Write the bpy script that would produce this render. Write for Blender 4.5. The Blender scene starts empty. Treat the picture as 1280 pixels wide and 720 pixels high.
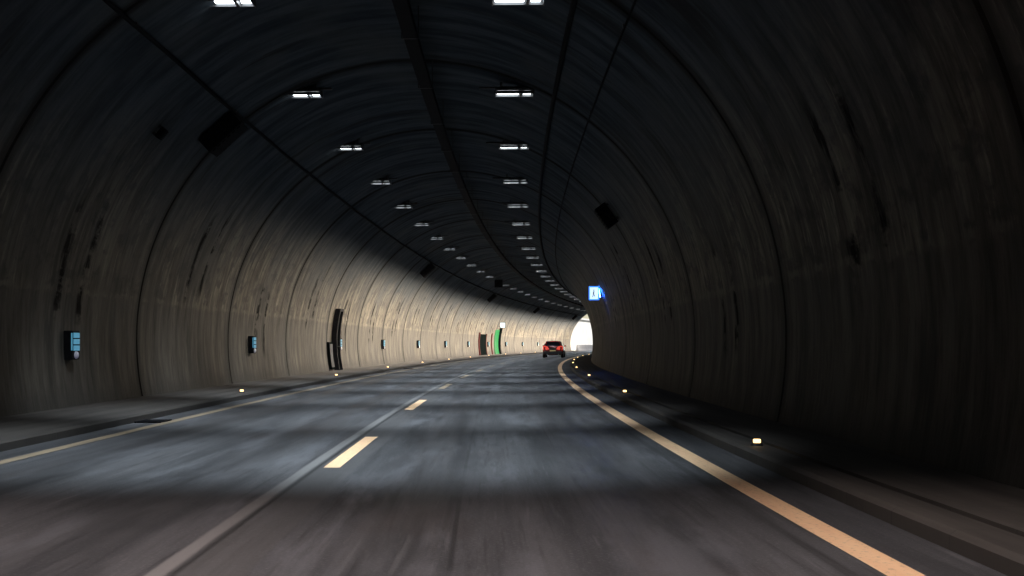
import bpy, bmesh, math, random
from mathutils import Vector, Matrix
random.seed(7)
sc = bpy.context.scene
COL = sc.collection
PI = math.pi

# ------------------------------------------------------------------ layout
R = 831.0                     # the road bends to the right with this radius
F = 1500.0 / 1280.0 * 36.0    # lens
CU, Z0, RV = -1.55, 1.28, 5.72  # vault: circle centre (offset, height) and radius
BASE_Z = 0.12                 # walkway height
S0, S1 = -44.0, 197.0         # tunnel extent along the road
def P(s, u, z=0.0):
    a = s / R
    return Vector((R - (R - u) * math.cos(a), (R - u) * math.sin(a), z))
def head(s):                  # rotation about Z so local +Y runs along the road
    return -s / R
def frame(s, u, z=0.0):
    return Matrix.Translation(P(s, u, z)) @ Matrix.Rotation(head(s), 4, 'Z')
def vault(phi, r=RV):         # phi measured from the crown, positive to the right
    return CU + r * math.sin(phi), Z0 + r * math.cos(phi)
PHI_BASE = PI - math.acos((Z0 - BASE_Z) / RV)     # where the lining meets the walkway
PHI_WALL = math.acos((4.05 - Z0) / RV)            # where side wall turns into ceiling

# ------------------------------------------------------------------ materials
def new_mat(name):
    m = bpy.data.materials.new(name); m.use_nodes = True
    nt = m.node_tree
    return m, nt, nt.nodes['Principled BSDF']
class N:
    """small node graph writer"""
    def __init__(s, nt): s.nt = nt
    def n(s, t, **kw):
        x = s.nt.nodes.new(t)
        for k, v in kw.items(): setattr(x, k, v)
        return x
    def link(s, a, b): s.nt.links.new(a, b)
    def val(s, inp, v):
        if isinstance(v, (int, float)): inp.default_value = v
        elif isinstance(v, tuple): inp.default_value = v if len(v) == len(inp.default_value) else v + (1,)
        else: s.link(v, inp)
    def math(s, op, a, b=0.0, c=0.0, clamp=False):
        x = s.n('ShaderNodeMath', operation=op, use_clamp=clamp)
        s.val(x.inputs[0], a); s.val(x.inputs[1], b); s.val(x.inputs[2], c)
        return x.outputs[0]
    def ss(s, v, lo, hi, a=0.0, b=1.0):
        x = s.n('ShaderNodeMapRange', interpolation_type='SMOOTHSTEP')
        s.val(x.inputs[0], v); x.inputs[1].default_value = lo; x.inputs[2].default_value = hi
        x.inputs[3].default_value = a; x.inputs[4].default_value = b
        return x.outputs[0]
    def mix(s, f, a, b, blend='MIX'):
        x = s.n('ShaderNodeMix', data_type='RGBA', blend_type=blend)
        s.val(x.inputs[0], f); s.val(x.inputs[6], a); s.val(x.inputs[7], b)
        return x.outputs[2]
    def noise(s, vec, scale, sx=1, sy=1, detail=4, rough=.55, off=0.0):
        mp = s.n('ShaderNodeMapping'); s.link(vec, mp.inputs[0])
        mp.inputs['Scale'].default_value = (sx, sy, 1); mp.inputs['Location'].default_value = (off, off * .7, off)
        x = s.n('ShaderNodeTexNoise'); s.link(mp.outputs[0], x.inputs['Vector'])
        x.inputs['Scale'].default_value = scale; x.inputs['Detail'].default_value = detail
        x.inputs['Roughness'].default_value = rough
        return x.outputs['Fac']
    def bump(s, h, strength, dist):
        x = s.n('ShaderNodeBump'); s.link(h, x.inputs['Height'])
        x.inputs['Strength'].default_value = strength; x.inputs['Distance'].default_value = dist
        return x.outputs[0]

RING, RING_OFF = 7.85, 24.5
def lining_material():
    m, nt, bs = new_mat('tunnel lining')
    g = N(nt)
    uv = g.n('ShaderNodeUVMap').outputs[0]
    sep = g.n('ShaderNodeSeparateXYZ'); g.link(uv, sep.inputs[0]); S, V = sep.outputs[0], sep.outputs[1]
    geo = g.n('ShaderNodeNewGeometry'); sp = g.n('ShaderNodeSeparateXYZ'); g.link(geo.outputs['Position'], sp.inputs[0])
    Z = sp.outputs[2]
    streak = g.noise(uv, 1, 2.2, .34, 7, .66)
    fine = g.noise(uv, 1, 7.5, 1.1, 5, .68, 3.1)
    patch = g.noise(uv, 1, .35, .45, 4, .55, 9.7)
    blot = g.noise(uv, 1, 1.6, 2.2, 5, .65, 17.0)
    pale = g.mix(g.ss(streak, .3, .7), (.052, .046, .038), (.200, .175, .137))
    pale = g.mix(g.math('MULTIPLY', g.ss(fine, .50, .64), .60), pale, (.045, .039, .031))
    pale = g.mix(g.math('MULTIPLY', g.ss(fine, .45, .33), .60), pale, (.31, .275, .22))
    pale = g.mix(g.math('MULTIPLY', g.ss(patch, .42, .66), .65), pale, (.060, .057, .052))
    pale = g.mix(g.math('MULTIPLY', g.ss(blot, .50, .62), .7), pale, (.045, .042, .038))
    # lower panel of the side wall: greyer tone up to z = 2.05
    zz = g.math('ADD', Z, g.math('MULTIPLY', g.math('SUBTRACT', fine, .5), .25))
    low = g.ss(zz, 1.98, 2.10, 1.0, 0.0)
    grey = g.mix(g.ss(streak, .3, .7), (.040, .037, .032), (.138, .123, .102))
    grey = g.mix(g.math('MULTIPLY', g.ss(patch, .4, .7), .4), grey, (.065, .062, .06))
    grey = g.mix(g.math('MULTIPLY', g.ss(fine, .50, .66), .45), grey, (.04, .037, .031))
    colr = g.mix(low, pale, grey)
    line = g.math('MULTIPLY', g.ss(zz, 2.06, 2.10), g.ss(zz, 2.20, 2.14))
    colr = g.mix(g.math('MULTIPLY', g.math('MULTIPLY', line, g.ss(blot, .46, .64)), .55), colr, (.19, .17, .135))
    # sooty vault above, the light's fade up the walls painted into the colour
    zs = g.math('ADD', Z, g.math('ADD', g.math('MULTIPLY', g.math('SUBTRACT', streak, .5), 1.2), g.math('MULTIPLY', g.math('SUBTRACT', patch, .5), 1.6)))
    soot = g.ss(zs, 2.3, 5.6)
    soot_shade_col = g.mix(g.ss(streak, .35, .68), (.042, .052, .064), (.098, .113, .128))
    soot_shade_col = g.mix(g.math('MULTIPLY', g.ss(patch, .5, .7), .5), soot_shade_col, (.11, .115, .115))
    colr = g.mix(soot, colr, soot_shade_col)
    # darker blotchy band at the foot
    foot = g.ss(g.math('ADD', Z, g.math('MULTIPLY', g.math('SUBTRACT', blot, .5), .5)), .12, .62, 1.0, 0.0)
    colr = g.mix(g.math('MULTIPLY', foot, .75), colr, (.05, .047, .043))
    # dark grime in and beside every ring joint
    d = g.math('ABSOLUTE', g.math('SUBTRACT', g.math('MODULO', g.math('ADD', S, RING * 100 - RING_OFF + RING / 2), RING), RING / 2))
    dj = g.math('ADD', d, g.math('MULTIPLY', g.math('SUBTRACT', fine, .5), .16))
    colr = g.mix(g.math('MULTIPLY', g.ss(dj, .05, .32, 1.0, 0.0), .85), colr, (.028, .026, .024))
    # twin leak runs at mid ring
    dm = g.math('SUBTRACT', RING / 2, d)
    gate = g.noise(uv, 1, .5, 1.5, 4, .65, 31.0)
    pr = g.math('ABSOLUTE', g.math('SUBTRACT', dm, .55))
    pr = g.math('ADD', pr, g.math('MULTIPLY', g.math('SUBTRACT', g.noise(uv, 1, 3.0, .9, 5, .7, 63.0), .5), .9))
    zl = g.math('ADD', Z, g.math('MULTIPLY', g.math('SUBTRACT', g.noise(uv, 1, .11, .05, 2, .5, 77.0), .5), 5.0))
    gate = g.math('ADD', gate, g.math('MULTIPLY', g.math('SUBTRACT', blot, .5), .5))
    win = g.math('MULTIPLY', g.ss(zl, 1.5, 1.9), g.ss(zl, 3.9, 3.3))
    leak = g.math('MULTIPLY', g.math('MULTIPLY', g.ss(pr, .03, .22, 1.0, 0.0), g.ss(gate, .42, .52)), win)
    colr = g.mix(g.math('MULTIPLY', leak, .9), colr, (.014, .013, .013))
    # water stains dribbling down from the vault
    dr = g.noise(uv, 1, 1.1, .16, 5, .7, 51.0)
    colr = g.mix(g.math('MULTIPLY', g.ss(dr, .56, .66), .6), colr, (.030, .029, .028))
    # small spalls
    colr = g.mix(g.math('MULTIPLY', g.ss(blot, .70, .76), .7), colr, (.05, .045, .04))
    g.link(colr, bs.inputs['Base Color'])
    g.link(g.math('ADD', .50, g.math('MULTIPLY', fine, .34)), bs.inputs['Roughness'])
    spc = g.math('MULTIPLY', g.math('SUBTRACT', 1.0, soot), g.math('SUBTRACT', 1.0, leak))
    g.link(g.math('MULTIPLY', spc, .12), bs.inputs['Specular IOR Level'])
    h = g.math('ADD', g.math('MULTIPLY', streak, .7), g.math('MULTIPLY', fine, .5))
    g.link(g.bump(h, .55, .05), bs.inputs['Normal'])
    return m

def asphalt_material():
    m, nt, bs = new_mat('asphalt')
    g = N(nt)
    uv = g.n('ShaderNodeUVMap').outputs[0]
    sep = g.n('ShaderNodeSeparateXYZ'); g.link(uv, sep.inputs[0]); S, U = sep.outputs[0], sep.outputs[1]
    grain = g.noise(uv, 38, 1, 1, 5, .7)
    lng = g.noise(uv, 1, .12, 3.2, 5, .6, 5)
    lng2 = g.noise(uv, 1, .5, 14, 3, .6, 11)
    pt = g.noise(uv, 1, .22, .5, 5, .6, 21)
    c = g.mix(g.ss(lng, .32, .68), (.036, .037, .040), (.075, .075, .079))
    c = g.mix(g.math('MULTIPLY', g.ss(grain, .5, .7), .6), c, (.15, .148, .145))
    c = g.mix(g.math('MULTIPLY', g.ss(lng2, .52, .70), .65), c, (.022, .022, .023))
    c = g.mix(g.math('MULTIPLY', g.ss(lng2, .42, .28), .45), c, (.14, .14, .145))
    c = g.mix(g.math('MULTIPLY', g.ss(pt, .55, .72), .35), c, (.07, .055, .05))
    wp = g.noise(uv, 1, .26, 1.5, 7, .70, 41)
    c = g.mix(g.math('MULTIPLY', g.ss(wp, .50, .64), .55), c, (.125, .128, .138))
    c = g.mix(g.math('MULTIPLY', g.ss(wp, .46, .36), .55), c, (.030, .030, .032))
    # tar seam and repaired strip beside the lane line
    def band(lo, hi, soft=.015):
        w = g.math('ADD', U, g.math('MULTIPLY', g.math('SUBTRACT', lng2, .5), .03))
        return g.math('MULTIPLY', g.ss(w, lo - soft, lo + soft), g.ss(w, hi + soft, hi - soft))
    c = g.mix(g.math('MULTIPLY', band(-1.66, -1.20), .55), c, (.085, .083, .082))
    c = g.mix(g.math('MULTIPLY', band(-1.72, -1.62), .75), c, (.19, .185, .18))
    c = g.mix(g.math('MULTIPLY', band(-1.60, -1.56), .8), c, (.018, .018, .018))
    c = g.mix(g.math('MULTIPLY', band(1.92, 1.99), .5), c, (.02, .02, .02))
    # fine longitudinal cracks near the wheel tracks
    c = g.mix(g.math('MULTIPLY', g.math('MULTIPLY', band(-.16, -.13, .006), g.ss(pt, .45, .6)), .6), c, (.015, .015, .015))
    c = g.mix(g.math('MULTIPLY', g.math('MULTIPLY', band(.82, .84, .006), g.ss(pt, .55, .42)), .6), c, (.015, .015, .015))
    g.link(c, bs.inputs['Base Color'])
    # polished wheel tracks are glossier
    tr = None
    for uc in (-.50, 1.10, -4.05, -2.45):
        t = g.ss(g.math('ABSOLUTE', g.math('SUBTRACT', U, uc)), .12, .55, 1.0, 0.0)
        tr = t if tr is None else g.math('MAXIMUM', tr, t)
    rough = g.math('SUBTRACT', .62, g.math('MULTIPLY', tr, .20))
    rough = g.math('ADD', rough, g.math('MULTIPLY', g.math('SUBTRACT', pt, .5), .35))
    g.link(rough, bs.inputs['Roughness'])
    g.link(g.bump(g.math('ADD', grain, g.math('MULTIPLY', lng, 1.5)), .35, .012), bs.inputs['Normal'])
    return m

def rough_mat(name, a, b, rough=.6, scale=6, bump=.2, metal=0.0, vec='Object', spec=.5):
    m, nt, bs = new_mat(name); g = N(nt)
    tc = g.n('ShaderNodeTexCoord').outputs[vec]
    n = g.noise(tc, scale, 1, 1, 5, .6)
    g.link(g.mix(g.ss(n, .3, .7), a, b), bs.inputs['Base Color'])
    g.link(g.math('ADD', rough - .1, g.math('MULTIPLY', n, .2)), bs.inputs['Roughness'])
    bs.inputs['Metallic'].default_value = metal
    bs.inputs['Specular IOR Level'].default_value = spec
    if bump: g.link(g.bump(n, bump, .01), bs.inputs['Normal'])
    return m
def walk_mat():
    m, nt, bs = new_mat('walkway concrete'); g = N(nt)
    uv = g.n('ShaderNodeUVMap').outputs[0]
    sep = g.n('ShaderNodeSeparateXYZ'); g.link(uv, sep.inputs[0]); S, U = sep.outputs[0], sep.outputs[1]
    a = g.noise(uv, 1, .25, 4, 5, .6, 2); b = g.noise(uv, 5, 1, 1, 4, .6)
    c = g.mix(g.ss(a, .3, .7), (.040, .035, .031), (.085, .075, .066))
    c = g.mix(g.math('MULTIPLY', g.ss(b, .5, .7), .4), c, (.05, .045, .04))
    d = g.math('MODULO', g.math('ADD', S, 200.0), 1.0)
    c = g.mix(g.math('MULTIPLY', g.ss(d, .0, .02, 1.0, 0.0), .7), c, (.02, .02, .02))
    g.link(c, bs.inputs['Base Color']); bs.inputs['Roughness'].default_value = .7
    g.link(g.bump(b, .3, .01), bs.inputs['Normal'])
    return m
def paint_mat():
    m, nt, bs = new_mat('road paint'); g = N(nt)
    uv = g.n('ShaderNodeUVMap').outputs[0]
    a = g.noise(uv, 1, .8, 9, 5, .6, 4); b = g.noise(uv, 22, 1, 1, 4, .7)
    c = g.mix(g.ss(a, .3, .7), (.86, .54, .31), (.92, .62, .37))  # peach tone puts the warm glow of headlights into the paint
    c = g.mix(g.math('MULTIPLY', g.ss(b, .54, .68), .6), c, (.30, .22, .15))
    g.link(c, bs.inputs['Base Color']); bs.inputs['Roughness'].default_value = .55
    return m
def dim_paint_mat():
    m, nt, bs = new_mat('dimmed road paint'); g = N(nt)
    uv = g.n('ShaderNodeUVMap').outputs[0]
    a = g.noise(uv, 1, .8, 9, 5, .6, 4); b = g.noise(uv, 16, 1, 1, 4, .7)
    c = g.mix(g.ss(a, .3, .7), (.20, .155, .105), (.36, .275, .18))  # dimmer colour imitates markings beyond the reach of headlights
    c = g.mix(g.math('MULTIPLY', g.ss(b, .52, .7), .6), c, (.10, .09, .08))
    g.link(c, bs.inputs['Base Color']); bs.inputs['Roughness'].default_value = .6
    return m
def flat(name, c, rough=.5, metal=0.0, spec=.5):
    m, nt, bs = new_mat(name)
    bs.inputs['Base Color'].default_value = c + (1,); bs.inputs['Roughness'].default_value = rough
    bs.inputs['Metallic'].default_value = metal; bs.inputs['Specular IOR Level'].default_value = spec
    return m
def glow(name, c, strength, base=(.5, .5, .5)):
    m, nt, bs = new_mat(name)
    bs.inputs['Base Color'].default_value = base + (1,)
    bs.inputs['Emission Color'].default_value = c + (1,); bs.inputs['Emission Strength'].default_value = strength
    bs.inputs['Roughness'].default_value = .3
    return m

M_LINING = lining_material(); M_ASPH = asphalt_material(); M_WALK = walk_mat()
M_PAINT = paint_mat(); M_PAINT_DIM = dim_paint_mat()
M_CONC = rough_mat('concrete', (.30, .29, .27), (.46, .45, .42), .8, 1.2)
M_GRASS = rough_mat('grassland', (.035, .055, .018), (.075, .09, .035), .9, .6)
M_DARKMETAL = rough_mat('dark metal', (.020, .021, .024), (.042, .043, .048), .5, 8, .1, .2)
M_RUBBER = rough_mat('cable sheath', (.006, .006, .008), (.014, .014, .016), .85, 10, .1, spec=.1)
M_LAMPBODY = rough_mat('lamp housing paint', (.06, .062, .066), (.10, .10, .105), .45, 12, .1, .3)
M_DOOR = rough_mat('dark door paint', (.003, .0045, .0045), (.005, .0065, .0062), .95, 3, 0, spec=0.0)
M_RED = rough_mat('red enamel', (.05, .010, .010), (.07, .014, .012), .8, 5, .05, spec=.1)
M_GREEN = glow('green lit panel', (.02, .55, .13), .09, (.010, .12, .035))
M_LENS = glow('lamp lens', (.86, .95, 1.0), 9.0)
M_STUD = glow('amber stud lens', (1.0, .62, .24), 3.5)
M_CYAN = glow('cyan marker lens', (.12, .46, .70), .45, (.1, .2, .25))
M_VIOLET = glow('violet marker lens', (.13, .12, .22), .35)
M_SIGNW = glow('white sign face', (.62, .82, 1.0), 1.3)
M_SIGNB = glow('blue sign face', (.03, .20, 1.0), 2.0, (.01, .05, .5))
M_ADDEDGLOW = glow('added blue glow', (.02, .13, 1.0), 300.0, (.01, .05, .5))
M_SIGNP = flat('sign pictogram', (.02, .06, .25), .5)
M_SIGNC = glow('pale cyan sign face', (.40, .85, 1.0), 1.0)

# ------------------------------------------------------------------ mesh helpers
def link(name, me, parent=None, mats=()):
    for mt in mats: me.materials.append(mt)
    o = bpy.data.objects.new(name, me); COL.objects.link(o)
    if parent is not None: o.parent = parent
    return o
def obj(name, bm, mat, parent=None, smooth=False):
    me = bpy.data.meshes.new(name); bmesh.ops.recalc_face_normals(bm, faces=bm.faces); bm.to_mesh(me); bm.free()
    if smooth: me.polygons.foreach_set('use_smooth', [True] * len(me.polygons))
    return link(name, me, parent, mat if isinstance(mat, (list, tuple)) else (mat,))
def thing(name, label, cat, M=None, group=None, kind=None):
    o = bpy.data.objects.new(name, None); COL.objects.link(o); o.empty_display_size = .2
    if M is not None: o.matrix_world = M
    if label: o['label'] = label
    if cat: o['category'] = cat
    if group: o['group'] = group
    if kind: o['kind'] = kind
    return o
def tag(o, label, cat, group=None):
    o['label'] = label; o['category'] = cat
    if group: o['group'] = group
    return o
def box(bm, c, d, bev=0.0, rot=None, mi=0):
    r = bmesh.ops.create_cube(bm, size=1.0)
    M = Matrix.Translation(c) @ (rot if rot is not None else Matrix.Identity(4)) @ Matrix.Diagonal((d[0], d[1], d[2], 1))
    bmesh.ops.transform(bm, matrix=M, verts=r['verts'])
    fs = list({f for v in r['verts'] for f in v.link_faces})
    for f in fs: f.material_index = mi
    if bev:
        es = list({e for v in r['verts'] for e in v.link_edges})
        bmesh.ops.bevel(bm, geom=es, offset=bev, segments=2, affect='EDGES', profile=.7)
def cyl(bm, c, r, h, axis='Z', seg=20, r2=None):
    rr = bmesh.ops.create_cone(bm, cap_ends=True, segments=seg, radius1=r, radius2=r if r2 is None else r2, depth=h)
    rot = {'Z': Matrix.Identity(4), 'X': Matrix.Rotation(PI/2, 4, 'Y'), 'Y': Matrix.Rotation(PI/2, 4, 'X')}[axis]
    bmesh.ops.transform(bm, matrix=Matrix.Translation(c) @ rot, verts=rr['verts'])
def copy_tree(o, parent=None):
    c = o.copy(); COL.objects.link(c); c.parent = parent
    for ch in list(o.children):
        copy_tree(ch, c)
    return c
def ribbon(name, mat, s0, s1, profile, step=2.0, parent=None, closed=False, smooth=False, cap=False):
    """sweep an open/closed (u, z) profile along the road; UV = (s, u)"""
    n = max(1, int(math.ceil((s1 - s0) / step)))
    vs, fs, uvs = [], [], []
    L = len(profile)
    for i in range(n + 1):
        s = s0 + (s1 - s0) * i / n
        for (u, z) in profile: vs.append(P(s, u, z))
    rng = L if closed else L - 1
    for i in range(n):
        sa, sb = s0 + (s1 - s0) * i / n, s0 + (s1 - s0) * (i + 1) / n
        for j in range(rng):
            k = (j + 1) % L
            fs.append((i*L + j, i*L + k, (i+1)*L + k, (i+1)*L + j))
            uvs += [(sa, profile[j][0]), (sa, profile[k][0]), (sb, profile[k][0]), (sb, profile[j][0])]
    if cap and closed:
        fs.append(tuple(range(L))); fs.append(tuple(n*L + k for k in range(L)))
        uvs += [(s0, p[0]) for p in profile] + [(s1, p[0]) for p in profile]
    me = bpy.data.meshes.new(name); me.from_pydata([tuple(v) for v in vs], [], fs); me.update()
    ul = me.uv_layers.new(name='UVMap')
    for i, uvv in enumerate(uvs): ul.data[i].uv = uvv
    if smooth: me.polygons.foreach_set('use_smooth', [True] * len(me.polygons))
    return link(name, me, parent, (mat,))
def tube_along(bm, s0, s1, u, z, r, step=3.0, seg=8, sag=0.0, sagstep=6.45):
    n = int((s1 - s0) / step); prev = None
    for i in range(n + 1):
        s = s0 + (s1 - s0) * i / n
        dz = -sag * abs(math.sin(PI * s / sagstep))
        ring = [bm.verts.new(P(s, u + r*math.cos(2*PI*k/seg), z + dz + r*math.sin(2*PI*k/seg))) for k in range(seg)]
        if prev:
            for k in range(seg): bm.faces.new((prev[k], prev[(k+1) % seg], ring[(k+1) % seg], ring[k]))
        prev = ring

# ------------------------------------------------------------------ setting: ground, road, walkways
bm = bmesh.new()
vs = [bm.verts.new(p) for p in ((-1500, -900, -.35), (1800, -900, -.35), (1800, 2400, -.35), (-1500, 2400, -.35))]
bm.faces.new(vs)
g_ = obj('ground', bm, M_GRASS); g_['kind'] = 'structure'

KL, KR = -5.35, 2.75
road = ribbon('road', M_ASPH, S0, 520, [(KL, 0), (-3.5, .0), (-1.5, 0), (.5, 0), (KR, 0), (KR, -.3), (KL, -.3)], 2.0, closed=True)
road['kind'] = 'structure'
ribbon('edge_line', M_PAINT, S0, 515, [(2.12, .004), (2.32, .004)], 2.0, road)
ribbon('edge_line', M_PAINT_DIM, S0, 515, [(-4.93, .004), (-4.77, .004)], 2.0, road)
s = 11.6 - 10.2 * 3
while s < 500:
    ribbon('lane_dash', M_PAINT if s < 24 else M_PAINT_DIM, s, s + 3.85, [(-1.52, .004), (-1.36, .004)], 1.3, road)
    s += 10.2
# raised walkways with kerb, drain channel slot along the right one
EL = CU - RV + .01
wl = ribbon('walkway', M_WALK, S0, S1, [(CU - RV - .3, BASE_Z), (-6.0, BASE_Z), (KL - .20, BASE_Z), (KL - .04, BASE_Z), (KL, BASE_Z - .03), (KL, -.3), (CU-RV-.3, -.3)], 2.0, closed=True, cap=True)
wl['kind'] = 'structure'
wr = ribbon('walkway', M_WALK, S0, S1, [(KR, -.3), (KR, BASE_Z - .03), (KR + .04, BASE_Z), (3.06, BASE_Z), (3.06, .06), (3.14, .06), (3.14, BASE_Z), (CU + RV + .3, BASE_Z), (CU+RV+.3, -.3)], 2.0, closed=True, cap=True)
wr['kind'] = 'structure'

# ------------------------------------------------------------------ tunnel
tun = thing('tunnel', 'long road tunnel with curved stained concrete lining, bending right towards a bright exit', 'tunnel')
def lining(name, pa, pb, nseg):
    """lining between two angles, ring by ring, each joint a real recess"""
    vs, fs, uvs = [], [], []
    def strip(sa, sb, ra, rb, nsub):
        base = len(vs)
        for i in range(nsub + 1):
            t = i / nsub; s = sa + (sb - sa) * t; r = ra + (rb - ra) * t
            for k in range(nseg + 1):
                u, z = vault(pa + (pb - pa) * k / nseg, r); vs.append(tuple(P(s, u, z)))
        for i in range(nsub):
            for k in range(nseg):
                a = base + i*(nseg+1) + k
                fs.append((a, a+1, a+nseg+2, a+nseg+1))
                s_a = sa + (sb-sa)*i/nsub; s_b = sa + (sb-sa)*(i+1)/nsub
                v0 = RV*(pa + (pb-pa)*k/nseg); v1 = RV*(pa + (pb-pa)*(k+1)/nseg)
                uvs.extend([(s_a, v0), (s_a, v1), (s_b, v1), (s_b, v0)])
    js = []
    j = RING_OFF - RING * 8
    while j < S1 - 1:
        if j > S0 + 1: js.append(j)
        j += RING
    cur = S0
    G, D = .045, .05
    for j in js:
        strip(cur, j - G, RV, RV, 4)
        strip(j - G, j - G + .012, RV, RV + D, 1)
        strip(j - G + .012, j + G - .012, RV + D, RV + D, 1)
        strip(j + G - .012, j + G, RV + D, RV, 1)
        cur = j + G
    strip(cur, S1, RV, RV, 3)
    me = bpy.data.meshes.new(name); me.from_pydata(vs, [], fs); me.update()
    ul = me.uv_layers.new(name='UVMap')
    fl = []
    for q in uvs: fl.extend(q)
    ul.data.foreach_set('uv', fl)
    me.polygons.foreach_set('use_smooth', [True] * len(me.polygons))
    return link(name, me, tun, (M_LINING,))
PB = PHI_BASE + .02
w1 = lining('side_wall', -PB, -PHI_WALL, 40); w1['label'] = 'brightly lit tan streaked wall of the tunnel, paler above its grey foot'
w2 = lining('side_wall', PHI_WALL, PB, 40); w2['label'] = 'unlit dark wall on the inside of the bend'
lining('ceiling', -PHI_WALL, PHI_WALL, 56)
# added dark cap, unseen behind the camera, keeps daylight out (the tunnel goes on there)
bm = bmesh.new()
pts = [vault(-PB + 2*PB*k/40) for k in range(41)]
bm.faces.new([bm.verts.new(P(S0 + .01, u, z)) for u, z in pts])
obj('daylight_cap', bm, M_DARKMETAL, tun)
# portal headwall outside
bm = bmesh.new()
NP = 48; inner, outer = [], []
for k in range(NP + 1):
    a = -PB + 2*PB*k/NP
    u, z = vault(a); inner.append((u, z))
    r = 1.0 / max(abs(math.sin(a)) / 9.5, abs(math.cos(a)) / 9.0 + 1e-6)
    outer.append((CU + r*math.sin(a), max(-.3, Z0 + r*math.cos(a))))
for d_, flip in ((0, 0), (.6, 1)):
    vi = [bm.verts.new(P(S1 + d_, *p)) for p in inner]; vo = [bm.verts.new(P(S1 + d_, *p)) for p in outer]
    for k in range(NP): bm.faces.new((vi[k], vi[k+1], vo[k+1], vo[k]))
    if d_ == 0: a_ = (vi, vo)
    else:
        for k in range(NP):
            bm.faces.new((a_[0][k], a_[0][k+1], vi[k+1], vi[k])); bm.faces.new((a_[1][k], a_[1][k+1], vo[k+1], vo[k]))
obj('portal', bm, M_CONC, tun)
# hillside over the tunnel
bm = bmesh.new()
rows = []
for i in range(28):
    s = S0 - 60 + (S1 + .3 - (S0 - 60)) * i / 27
    row = []
    for k in range(25):
        u = CU + (k - 12) * 9.0
        hgt = 10.0 + min(30, (S1 - s) * .35)
        edge = max(0.0, 1 - (abs(u - CU) / 108.0) ** 2)
        z = -.4 + (hgt + .4) * edge ** .5 * (1 + .05 * math.sin(s * .13 + u * .2)) if abs(u-CU) > 10 else hgt
        row.append(bm.verts.new(P(s, u, z)))
    rows.append(row)
for i in range(27):
    for k in range(24): bm.faces.new((rows[i][k], rows[i][k+1], rows[i+1][k+1], rows[i+1][k]))
h_ = obj('hillside', bm, M_GRASS, smooth=True); h_['kind'] = 'structure'
# daylight side of the portal: barrier and retaining wall
M_BAR = rough_mat('weathered barrier concrete', (.10, .10, .105), (.16, .16, .17), .8, 2)
b = ribbon('roadside_barrier', M_BAR, S1 + .7, 500, [(-6.6, -.3), (-6.45, .35), (-6.38, 1.05), (-6.22, 1.05), (-6.15, .35), (-6.0, .12), (-6.0, -.3)], 4.0, closed=True, cap=True)
tag(b, 'low grey concrete barrier lining the daylit road beyond the tunnel exit', 'barrier')
M_REN = rough_mat('pale render', (.58, .57, .55), (.74, .73, .71), .85, .7)
b = ribbon('retaining_wall', M_REN, S1 + .7, 500, [(-9.0, -.3), (-9.3, 5.6), (-8.9, 5.6), (-8.9, 5.9), (-9.9, 5.9), (-9.9, -.3)], 4.0, closed=True, cap=True)
tag(b, 'tall pale concrete retaining wall in daylight beyond the tunnel exit', 'wall')

# ------------------------------------------------------------------ ceiling lamps
LZ = 6.35
def lamp_master():
    t = thing('ceiling_lamp', '', 'lamp')
    bm = bmesh.new()        # housing: open-bottomed tray with a deep skirt
    W, L, H, T = .80, .34, .13, .02
    box(bm, (0, 0, H - .03), (W, L, .06), .012)
    for sx in (-1, 1): box(bm, (sx*(W/2 - T/2), 0, .030), (T, L, .076))
    for sy in (-1, 1): box(bm, (0, sy*(L/2 - T/2), .036), (W - 2*T, T, .060))
    box(bm, (.14, 0, .030), (.05, L - 2*T - .004, .07))
    for k in range(7): box(bm, (-.33 + .11*k, 0, H + .012), (.012, L*.85, .03))
    obj('housing', bm, M_LAMPBODY, t)
    bm = bmesh.new(); box(bm, (-.13, 0, .055), (.44, .28, .02), .006); obj('lens', bm, M_LENS, t)
    bm = bmesh.new(); box(bm, (.265, 0, .055), (.15, .28, .02), .006); obj('lens', bm, M_LENS, t)
    bm = bmesh.new()
    for sx in (-.27, .27): box(bm, (sx, 0, .20), (.04, .10, .14))
    box(bm, (-.06, .02, .165), (1.34, .05, .04))
    obj('bracket', bm, M_DARKMETAL, t)
    return t
lamps = {}
GL = 'two rows of ceiling lamps'
LAMP_S = [18.1 - 6.78 * 4 + 6.78 * i for i in range(31)]
ordw = ['', 'nearest', 'second', 'third', 'fourth', 'fifth', 'sixth', 'seventh', 'eighth', 'ninth', 'tenth', 'eleventh', 'twelfth', 'thirteenth', 'fourteenth', 'fifteenth', 'sixteenth', 'seventeenth', 'eighteenth', 'nineteenth', 'twentieth']
def spot(name, energy, color, size, blend, rad=.12):
    l = bpy.data.lights.new(name, 'SPOT'); l.energy = energy; l.color = color
    l.spot_size = math.radians(size); l.spot_blend = blend; l.shadow_soft_size = rad
    return l
COOL = (.79, .90, 1.0); WARM = (1.0, .87, .71)
WALL_K = 1.4
L_ROAD = spot('road beam', 2400, COOL, 74, 1.0)
L_HEADFILL = spot('headlight fill beam', 2000, (1.0, .85, .82), 64, 1.0)  # warm beam added in place of the camera car's headlights
def wallpower(s):   # added wall fill grows towards the exit, standing in for daylight
    t = max(0.0, min(1.0, (s - 17) / 43.0)); return 15 + 5200 * t ** 2.8 + max(0, s - 60) * 35.0
first = lamp_master()
first.location = (0, 0, 0)
vis_right = vis_left = 0
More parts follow.
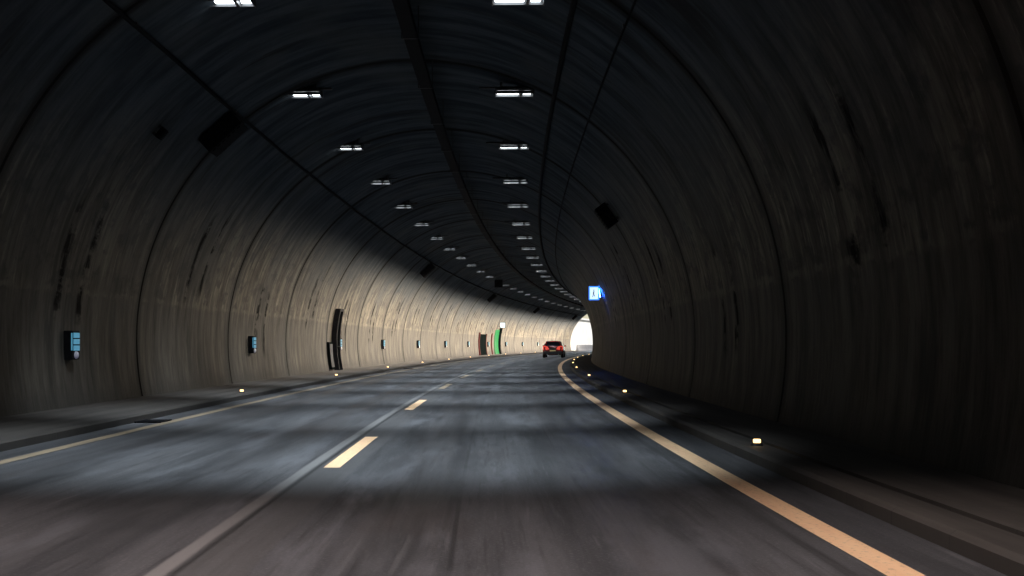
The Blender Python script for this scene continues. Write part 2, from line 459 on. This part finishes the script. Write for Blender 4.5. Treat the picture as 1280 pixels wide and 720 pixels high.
for side, u in (('left', -3.90), ('right', .50)):
    n = 0
    for s in LAMP_S:
        t = first if (side == 'left' and s == LAMP_S[0]) else copy_tree(first)
        t.matrix_world = frame(s, u, LZ)
        t['category'] = 'lamp'; t['group'] = GL
        row = 'left' if side == 'left' else 'right'
        if s > 16:
            n += 1
            if n <= 20: w = 'nearest' if n == 1 else ordw[n] + ' nearest'
            else: w = None
            t['label'] = (f'{w} white lit lamp in the {row} ceiling row' if w else f'tiny far lamp at the exit end of the {row} ceiling row')
        else:
            t['label'] = f'lamp of the {row} ceiling row above the top edge of the photo'
lampobjs = [o for o in COL.objects if o.parent is None and o.name.startswith('ceiling_lamp')]
walls = {}
for t in lampobjs:
    p = t.matrix_world.translation
    s = R * math.atan2(p.y, R - p.x); left = (R - math.hypot(R - p.x, p.y)) < -1
    near = s < 7
    o = bpy.data.objects.new('road_beam', L_HEADFILL if near else L_ROAD); COL.objects.link(o); o.parent = t
    o.location = (0, .05, .0); o.scale = (1.35, 1, 1) if near else (1.2 if left else .95, 1, 1)
    o.rotation_euler = (math.radians(17), math.radians((9 if near else -4) if left else (2 if near else 9)), 0)
    if not left:      # fill spots added at the right row to brighten the left wall
        l = spot('wall fill', wallpower(s) * WALL_K, WARM, 41, 1.0)
        o = bpy.data.objects.new('wall_fill', l); COL.objects.link(o); o.parent = t
        o.location = (-.2, 0, -.04); o.scale = (1, 9.0, 1)
        o.rotation_euler = (0, math.radians(60), 0)

# ------------------------------------------------------------------ cables and trays under the vault
t = thing('cable_tray', 'thick black cable tray hanging along the crown between the two lamp rows', 'cable tray')
ribbon('tray', M_RUBBER, S0, S1, [(-1.40, 6.48), (-1.40, 6.36), (-1.17, 6.36), (-1.17, 6.48), (-1.19, 6.48), (-1.19, 6.38), (-1.38, 6.38), (-1.38, 6.48)], 2.0, t, closed=True)
bm = bmesh.new()
for k, (u, z, r) in enumerate([(-1.35, 6.42, .035), (-1.28, 6.41, .03), (-1.22, 6.415, .033), (-1.315, 6.47, .028)]):
    tube_along(bm, S0, S1, u, z, r)
obj('cable', bm, M_RUBBER, t, True)
hm = None; s = .6
while s < S1:
    if hm is None:
        bm = bmesh.new()
        for uu in (-.14, .14): box(bm, (uu, 0, .26), (.02, .02, .54))
        box(bm, (0, 0, -.02), (.30, .03, .02))
        hm = obj('hanger', bm, M_DARKMETAL, t); h = hm
    else:
        h = hm.copy(); COL.objects.link(h)
    h.matrix_world = frame(s, -1.29, 6.38)
    s += RING / 2
def run(name, label, u, z, r, sag, clip=True, cat='cable'):
    t = thing(name, label, cat)
    bm = bmesh.new(); tube_along(bm, S0, S1, u, z, r, 1.6, 8, sag); obj('cable', bm, M_RUBBER, t, True)
    zc = Z0 + math.sqrt(RV**2 - (u-CU)**2); s = 4.3; c0 = None
    while s < S1:
        if c0 is None:
            bm = bmesh.new(); box(bm, (0, 0, 0), (.04, .05, max(.06, zc - z + .05))); c0 = obj('clip', bm, M_DARKMETAL, t); k = c0
        else: k = c0.copy(); COL.objects.link(k)
        k.matrix_world = frame(s, u, (zc + z) / 2); s += 6.45
run('ceiling_cable', 'thin black cable right of the right lamp row', 1.30, 6.18, .045, .02)
run('ceiling_cable', 'thin dark cable clipped to the vault left of the left lamp row', -5.02, 5.80, .034, .03)
run('ceiling_cable', 'faint second cable on the dark right side of the vault', 2.0, 5.74, .018, .02)

# ------------------------------------------------------------------ black boxes on the vault
def vault_box(name, label, s, phi, w=.85, group=None, d=.32):
    u, z = vault(phi)
    M = frame(s, u, z) @ Matrix.Rotation(phi, 4, 'Y')      # local -Z points into the tunnel
    t = thing(name, label, 'cabinet', M, group)
    bm = bmesh.new(); box(bm, (0, 0, -.06 - d/2), (w, w*.75, d), .02); obj('case', bm, M_RUBBER, t)
    bm = bmesh.new()
    for k in range(6): box(bm, (-w*.38 + k*w*.152, 0, -.06 - d - .008), (w*.09, w*.6, .02))
    obj('grille', bm, M_RUBBER, t)
    bm = bmesh.new()
    for sx in (-1, 1): box(bm, (sx*w*.35, 0, -.03), (.06, w*.6, .075))
    obj('mounting_rail', bm, M_DARKMETAL, t)
G = 'black equipment boxes on the vault'
PL = -math.asin(3.85 / RV)
for s, lab in ((23.6, 'black square equipment box tilted on the left vault, the largest and nearest'),
               (67.5, 'small black equipment box on the left vault above the exit bend, second nearest'),
               (108, 'tiny black equipment box on the left vault, third nearest'),
               (148, 'tiny black equipment box on the left vault above the leading end of the red car'),
               (188, 'tiny black equipment box on the vault just before the bright exit')):
    vault_box('equipment_box', lab, s, PL, group=G)
vault_box('equipment_box', 'black box high on the dark right wall above the blue sign', 31.3, math.acos((4.65 - Z0)/RV), .62, group=G)
for s, ph, lab in ((21.2, PL - .12, 'small dark junction box on the vault beside the big black box'),):
    vault_box('junction_box', lab, s, ph, .22, d=.1)
# hanging unit over the left lane
t = thing('hanging_signal', 'dark unlit traffic signal box hanging from the ceiling over the far left lane', 'signal', frame(96.2, -3.45, 6.15))
bm = bmesh.new(); box(bm, (0, 0, -.1), (.62, .25, .62), .03); obj('case', bm, M_RUBBER, t)
bm = bmesh.new(); cyl(bm, (0, -.15, -.1), .2, .08, 'Y'); obj('signal_lens', bm, M_RUBBER, t)
bm = bmesh.new(); box(bm, (-.2, 0, .40), (.03, .03, .42)); box(bm, (.2, 0, .40), (.03, .03, .42)); obj('hanger', bm, M_DARKMETAL, t)

# ------------------------------------------------------------------ wall markers (left) and kerb studs
def wall_u(z, side):
    return CU + side * math.sqrt(RV**2 - (z - Z0)**2)
def marker_master():
    t = thing('wall_marker', '', 'marker')
    bm = bmesh.new(); box(bm, (.08, 0, 0), (.16, .34, .50), .015); obj('case', bm, M_RUBBER, t)
    bm = bmesh.new()
    for k, z in enumerate((.17, .06, -.05)):      # faces the road, so it narrows with distance
        box(bm, (.163, 0, z), (.02, .28, .088), .006)
    box(bm, (.145, -.171, .06), (.022, .014, .30), .004)
    obj('lens', bm, M_CYAN, t)
    bm = bmesh.new(); bmesh.ops.create_uvsphere(bm, u_segments=16, v_segments=8, radius=.085)
    bmesh.ops.transform(bm, matrix=Matrix.Translation((.155, 0, -.17)) @ Matrix.Diagonal((.5, 1.2, .8, 1)), verts=bm.verts)
    obj('lamp_dome', bm, M_VIOLET, t, True)
    bm = bmesh.new(); box(bm, (-.04, 0, .0), (.10, .10, .30)); obj('bracket', bm, M_DARKMETAL, t)
    return t
mm = marker_master()
MK = [20.6 + 14.3 * i for i in range(12)]; MK[2] = 50.6
mlab = ['blue-striped marker light on the near left wall, largest of its row',
        'blue marker light on the left wall right of the near one, second of the row',
        'marker light mounted beside the tall dark niche in the left wall',
        'small marker light on the left wall, first past the tall dark niche',
        'small marker light on the left wall, second past the tall dark niche',
        'small marker light on the left wall, third past the tall dark niche',
        'small marker light on the left wall, fourth past the tall dark niche']
for i, s in enumerate(MK):
    t = mm if i == 0 else copy_tree(mm)
    t.matrix_world = frame(s, wall_u(1.2, -1), 1.18)
    t['label'] = mlab[i] if i < len(mlab) else 'tiny far marker light on the pale left wall near the green emergency exit'
    t['category'] = 'marker'; t['group'] = 'marker lights along the left wall'
def stud_master():
    t = thing('kerb_light', '', 'light')
    bm = bmesh.new(); cyl(bm, (0, 0, .015), .07, .03, 'Z', 20, .055); obj('base', bm, M_DARKMETAL, t)
    bm = bmesh.new(); box(bm, (0, 0, .05), (.075, .05, .04), .012); obj('lens', bm, M_STUD, t)
    return t
sm = stud_master(); firstused = False
for side, u in (('right', 2.93), ('left', -5.52)):
    for i in range(14):
        s = 12.8 + 13.6 * i
        if not firstused: t = sm; firstused = True
        else: t = copy_tree(sm)
        t.matrix_world = frame(s, u, BASE_Z)
        if side == 'left' and i == 0: w = 'out of frame at lower left'
        k = i if side == 'left' else i + 1
        names = {1: 'nearest', 2: 'second nearest', 3: 'third nearest', 4: 'fourth nearest', 5: 'fifth nearest', 6: 'sixth nearest', 7: 'seventh nearest'}
        if k == 0: lab = 'amber kerb light left of the photo edge'
        elif k in names: lab = f'{names[k]} glowing amber light on the {side} kerb'
        else: lab = f'tiny far amber light on the {side} kerb before the exit'
        t['label'] = lab; t['category'] = 'light'; t['group'] = 'amber lights set along the kerbs'

# ------------------------------------------------------------------ niche and cabinet on left wall
def wall_panel(bm, s, L, z0, z1, off, depth, side=-1, nz=8, mi=0):
    """a slab following the lining between two heights, standing 'off' in front of it"""
    rows = []
    for k in range(nz + 1):
        z = z0 + (z1 - z0) * k / nz
        u = wall_u(z, side); inw = -side
        rows.append([bm.verts.new(P(ss, u + inw*o, z)) for ss in (s, s + L) for o in (off, off + depth)])
    idx = [(0, 1, 3, 2)]
    for k in range(nz):
        a, b = rows[k], rows[k+1]
        for (i, j) in ((0, 1), (1, 3), (3, 2), (2, 0)):
            f = bm.faces.new((a[i], a[j], b[j], b[i])); f.material_index = mi
    for rr in (rows[0], rows[-1]):
        f = bm.faces.new((rr[0], rr[1], rr[3], rr[2])); f.material_index = mi
t = thing('emergency_door', 'tall narrow dark doorway standing off the left wall beside a marker light', 'door')
bm = bmesh.new(); wall_panel(bm, 49.3, .62, BASE_Z, 2.55, -.05, .20); obj('door_leaf', bm, M_DOOR, t)
bm = bmesh.new(); wall_panel(bm, 49.16, .14, BASE_Z, 2.66, -.05, .27); wall_panel(bm, 49.92, .10, BASE_Z, 2.66, -.05, .27)
wall_panel(bm, 49.30, .62, 2.55, 2.66, -.05, .27, nz=2); obj('door_frame', bm, M_RUBBER, t)
bm = bmesh.new(); u = wall_u(1.1, -1); box(bm, P(49.75, u + .19, 1.1), (.05, .14, .03), .005); obj('handle', bm, M_LAMPBODY, t)
t = thing('hydrant_cabinet', 'low dark cabinet at the foot of the left wall beside the tall dark doorway', 'cabinet')
bm = bmesh.new(); wall_panel(bm, 48.1, .75, BASE_Z + .05, 1.28, -.05, .15); obj('case', bm, M_DOOR, t)
bm = bmesh.new(); wall_panel(bm, 48.16, .63, .26, 1.20, .095, .02); obj('door_leaf', bm, M_DARKMETAL, t)

# far cross-passage door, green exit and its sign
t = thing('cross_passage_door', 'wide dark door in the left wall just before the green exit panel', 'door')
bm = bmesh.new(); wall_panel(bm, 114.2, 4.6, BASE_Z, 2.15, -.05, .16); obj('door_leaf', bm, M_DOOR, t)
bm = bmesh.new(); wall_panel(bm, 118.9, .3, BASE_Z, 2.2, -.05, .17); wall_panel(bm, 113.9, .25, BASE_Z, 2.3, -.05, .17); obj('door_frame', bm, M_RED, t)
t = thing('emergency_exit', 'glowing green emergency exit surround on the left wall below a small lit sign', 'emergency exit')
bm = bmesh.new(); wall_panel(bm, 125.8, 2.9, BASE_Z, 2.7, -.05, .12); obj('green_panel', bm, M_GREEN, t)
bm = bmesh.new(); wall_panel(bm, 128.8, .4, BASE_Z, 2.9, -.05, .32); obj('door_leaf', bm, M_DOOR, t)
bm = bmesh.new(); wall_panel(bm, 123.4, .3, BASE_Z, 2.3, -.05, .14); obj('frame_post', bm, M_RED, t)
def lit_sign(name, label, s, u, z, w, h, face, cat, side, picto):
    t = thing(name, label, cat, frame(s, u, z))
    bm = bmesh.new(); box(bm, (0, 0, 0), (w + .08, .16, h + .08), .015); obj('case', bm, M_RUBBER, t)
    bm = bmesh.new(); box(bm, (0, -.088, 0), (w, .012, h)); obj('light_panel', bm, face, t)
    bm = bmesh.new()
    if picto:   # person symbol: head, body, arm and legs
        box(bm, (-.02*w, -.099, .26*h), (.12*w, .006, .10*h))
        box(bm, (-.04*w, -.099, .05*h), (.13*w, .006, .26*h), rot=Matrix.Rotation(.3, 4, 'Y'))
        box(bm, (-.12*w, -.0995, -.20*h), (.08*w, .006, .28*h), rot=Matrix.Rotation(.55, 4, 'Y'))
        box(bm, (.06*w, -.0985, -.20*h), (.08*w, .006, .24*h), rot=Matrix.Rotation(-.4, 4, 'Y'))
    if picto: obj('pictogram', bm, M_SIGNP, t)
    else: bm.free()
    bm = bmesh.new()
    zc = .0; L = abs(wall_u(z, side) - u)
    for dz in (-h*.3, h*.3): box(bm, (side * (w/2 + (L - w/2)/2), 0, dz), (L - w/2 + .1, .05, .04))
    obj('bracket', bm, M_DARKMETAL, t)
    return t
s_b = 48.5
t = lit_sign('emergency_sign', 'bright white and blue lit sign bracketed off the dark right wall', s_b, wall_u(3.24, 1) - .33, 3.24, .33, .47, M_SIGNW, 'sign', 1, True)
bm = bmesh.new()
for sx in (-1, 1): box(bm, (sx*(.165 + .022), -.090, 0), (.042, .014, .556))
for sz in (-1, 1): box(bm, (0, -.088, sz*(.235 + .022)), (.33, .014, .042))
obj('border', bm, M_SIGNB, t)
bm = bmesh.new(); box(bm, (.222, -.03, .03), (.012, .11, .38), rot=Matrix.Rotation(-.12, 4, 'Y')); obj('added_glow', bm, M_ADDEDGLOW, t)  # hidden panel added to throw a blue glow on the wall
lit_sign('exit_sign', 'small pale cyan lit sign above the green emergency exit', 127.2, wall_u(3.2, -1) + .42, 3.2, .5, .5, M_SIGNC, 'sign', -1, False)

# drain covers
for s, u, lab in ((18.4, -5.12, 'dark drain grate beside the left kerb'), (58, -5.12, 'far drain grate beside the left kerb')):
    bm = bmesh.new()
    for k in range(9): box(bm, (0, -.26 + .065*k, .012), (.36, .035, .016))
    for sx in (-1, 1): box(bm, (sx*.19, 0, .012), (.03, .6, .020))
    box(bm, (0, 0, .002), (.40, .60, .004))
    o = obj('drain_grate', bm, M_RUBBER); o.matrix_world = frame(s, u, 0); tag(o, lab, 'drain')

# ------------------------------------------------------------------ the car ahead
def car():
    t = thing('car', 'dark red car with both tail lights glowing, driving ahead towards the exit', 'car', frame(105, .42, 0))
    M_BODY = flat('red car paint', (.17, .012, .012), .25); M_BODY.node_tree.nodes['Principled BSDF'].inputs['Coat Weight'].default_value = .6
    M_GLASS = flat('tinted glass', (.02, .03, .045), .06, 0, .8)
    M_TYRE = rough_mat('tyre', (.012, .012, .012), (.02, .02, .02), .8, 20)
    M_RIM = flat('alloy', (.35, .35, .36), .3, .9)
    M_TAIL = glow('tail light', (1.0, .10, .065), .65, (.5, .02, .02))
    M_PLATE = flat('number plate', (.75, .52, .22), .5)
    M_TRIM = flat('black trim', (.015, .015, .016), .5)
    HW = .90
    # side profile (y forward from the tail, z) of half sections; lofted across the width
    sec = [  # y, half width at belt, z bottom, z belt, half width bottom
        (0.00, .74, .42, .92, .72), (.06, .84, .30, 1.00, .80), (.30, .89, .26, 1.02, .86), (.9, .90, .22, .99, .88),
        (1.6, .90, .20, .97, .88), (2.6, .90, .20, .96, .88), (3.3, .89, .22, .93, .87), (3.8, .86, .25, .84, .84), (4.15, .78, .30, .72, .76), (4.28, .62, .38, .60, .60)]
    bm = bmesh.new(); prev = None
    for (y, wb, zb, zt, wbot) in sec:
        zm = (zb + zt) / 2
        ring = [(-wbot*.93, zb), (-wbot, zb+.07), (-wb*1.005, zm), (-wb*.985, zt-.05), (-wb*.93, zt), (-wb*.5, zt+.02), (0, zt+.03),
                (wb*.5, zt+.02), (wb*.93, zt), (wb*.985, zt-.05), (wb*1.005, zm), (wbot, zb+.07), (wbot*.93, zb)]
        vv = [bm.verts.new((x, y, z)) for x, z in ring]
        if prev:
            for k in range(len(vv)): bm.faces.new((prev[k], prev[(k+1) % len(vv)], vv[(k+1) % len(vv)], vv[k]))
        else: bm.faces.new(vv)
        prev = vv
    bm.faces.new(prev)
    obj('body', bm, M_BODY, t, True)
    # cabin: tapered greenhouse
    bm = bmesh.new(); prev = None
    for (y, wb, wt, zb, zt) in ((.12, .76, .60, .98, 1.00), (.42, .80, .60, .98, 1.36), (.75, .82, .62, .97, 1.43), (1.5, .82, .63, .96, 1.46), (2.1, .81, .62, .95, 1.41), (2.55, .80, .62, .94, 1.20), (3.0, .79, .74, .93, .955)):
        ring = [(-wb, zb), (-(wb+wt)/2*1.02, (zb+zt)/2), (-wt, zt-.02), (-wt*.6, zt+.01), (0, zt+.02), (wt*.6, zt+.01), (wt, zt-.02), ((wb+wt)/2*1.02, (zb+zt)/2), (wb, zb)]
        vv = [bm.verts.new((x, y, z)) for x, z in ring]
        if prev:
            for k in range(len(vv)-1): bm.faces.new((prev[k], prev[k+1], vv[k+1], vv[k]))
        prev = vv
    obj('cabin', bm, M_BODY, t, True)
    bm = bmesh.new()   # rear window sits proud of the cabin slope
    q = [(-.62, .145, 1.04), (.62, .145, 1.04), (.50, .375, 1.355), (-.50, .375, 1.355)]
    a = [bm.verts.new((x, y - .01, z + .01)) for x, y, z in q]; b2 = [bm.verts.new((x, y + .03, z)) for x, y, z in q]
    bm.faces.new(a); bm.faces.new(b2)
    for k in range(4): bm.faces.new((a[k], a[(k+1) % 4], b2[(k+1) % 4], b2[k]))
    obj('rear_window', bm, M_GLASS, t)
    bm = bmesh.new(); box(bm, (0, .36, 1.41), (1.16, .22, .03), .01); obj('spoiler', bm, M_BODY, t)
    for sx in (-1, 1):
        bm = bmesh.new()   # wrap-round tail lamp cluster
        pts = [(.30, .74), (.80, .64), (.885, .78), (.87, 1.00), (.72, 1.05), (.46, .98)]
        a = [bm.verts.new((sx*x, -.035 + .10*max(0, x-.7)/.17, z)) for x, z in pts]
        b2 = [bm.verts.new((sx*x, .10 + .12*max(0, x-.7)/.17, z)) for x, z in pts]
        bm.faces.new(a); bm.faces.new(b2)
        for k in range(6): bm.faces.new((a[k], a[(k+1) % 6], b2[(k+1) % 6], b2[k]))
        obj('tail_light', bm, M_TAIL, t)
        bm = bmesh.new(); box(bm, (sx*.97, 2.55, 1.03), (.17, .10, .13), .03); obj('wing_mirror', bm, M_BODY, t)
        bm = bmesh.new()
        q = [(.835, .55, 1.02), (.83, 2.5, 1.0), (.665, 2.0, 1.37), (.64, .75, 1.37)]
        a = [bm.verts.new((sx*x, y, z)) for x, y, z in q]; b2 = [bm.verts.new((sx*(x-.05), y, z)) for x, y, z in q]
        bm.faces.new(a); bm.faces.new(b2)
        for k in range(4): bm.faces.new((a[k], a[(k+1) % 4], b2[(k+1) % 4], b2[k]))
        obj('side_window', bm, M_GLASS, t)
        for y in (.78, 3.4):
            w = thing('wheel', None, None); w.parent = t; w.location = (sx*.80, y, .31)
            bm = bmesh.new(); cyl(bm, (0, 0, 0), .31, .21, 'X', 28); obj('tyre', bm, M_TYRE, w)
            bm = bmesh.new(); cyl(bm, (sx*.108, 0, 0), .20, .02, 'X', 20)
            for k in range(5): box(bm, (sx*.122, 0, 0), (.012, .04, .36), rot=Matrix.Rotation(k*PI/5, 4, 'X'))
            obj('rim', bm, M_RIM, w)
    bm = bmesh.new(); box(bm, (0, .02, .44), (1.66, .14, .26), .05); obj('bumper', bm, M_TRIM, t)
    bm = bmesh.new(); box(bm, (0, -.045, .62), (.52, .015, .115), .004); obj('number_plate', bm, M_PLATE, t)
    bm = bmesh.new(); box(bm, (0, -.02, .78), (.60, .02, .18), .01); obj('tailgate_trim', bm, M_TRIM, t)
    bm = bmesh.new(); box(bm, (0, .262, 1.425), (.3, .02, .02)); obj('brake_light', bm, M_TAIL, t)
    for sx in (-.5, .5):
        bm = bmesh.new(); cyl(bm, (sx, -.05, .30), .04, .14, 'Y', 14); obj('exhaust_pipe', bm, M_RIM, t)
car()

# ------------------------------------------------------------------ sky and sun outside
SUN_EL, SUN_AZ = math.radians(35), math.radians(74)
w = bpy.data.worlds.new('World'); sc.world = w; w.use_nodes = True
nt = w.node_tree; bg = nt.nodes['Background']
sky = nt.nodes.new('ShaderNodeTexSky'); sky.sky_type = 'NISHITA'; sky.sun_disc = False
sky.sun_elevation = SUN_EL; sky.sun_rotation = SUN_AZ
nt.links.new(sky.outputs[0], bg.inputs[0]); bg.inputs[1].default_value = .15
sl = bpy.data.lights.new('sun', 'SUN'); sl.energy = 5.0; sl.angle = math.radians(.5); sl.color = (1, .95, .88)
so = bpy.data.objects.new('sun', sl); COL.objects.link(so)
d = Vector((math.sin(SUN_AZ)*math.cos(SUN_EL), math.cos(SUN_AZ)*math.cos(SUN_EL), math.sin(SUN_EL)))
so.rotation_euler = (-d).to_track_quat('-Z', 'Y').to_euler(); so.location = (100, 260, 80)

# ------------------------------------------------------------------ camera
cam = bpy.data.cameras.new('camera'); co = bpy.data.objects.new('camera', cam); COL.objects.link(co)
co.location = (0, 0, 1.2); co.rotation_euler = (PI/2, 0, 0)
cam.sensor_width = 36; cam.lens = F
cam.shift_x = (640 - 590) / 1280; cam.shift_y = (430 - 360) / 1280
cam.clip_start = .05; cam.clip_end = 5000
sc.camera = co
sc.view_settings.view_transform = 'Standard'; sc.view_settings.look = 'None'
sc.view_settings.exposure = 0; sc.view_settings.gamma = 1
c = sc.cycles
c.use_denoising = True
try: c.denoiser = 'OPENIMAGEDENOISE'
except Exception: pass
c.max_bounces = 8; c.diffuse_bounces = 4; c.glossy_bounces = 4
c.sample_clamp_indirect = 6.0
c.use_light_tree = True
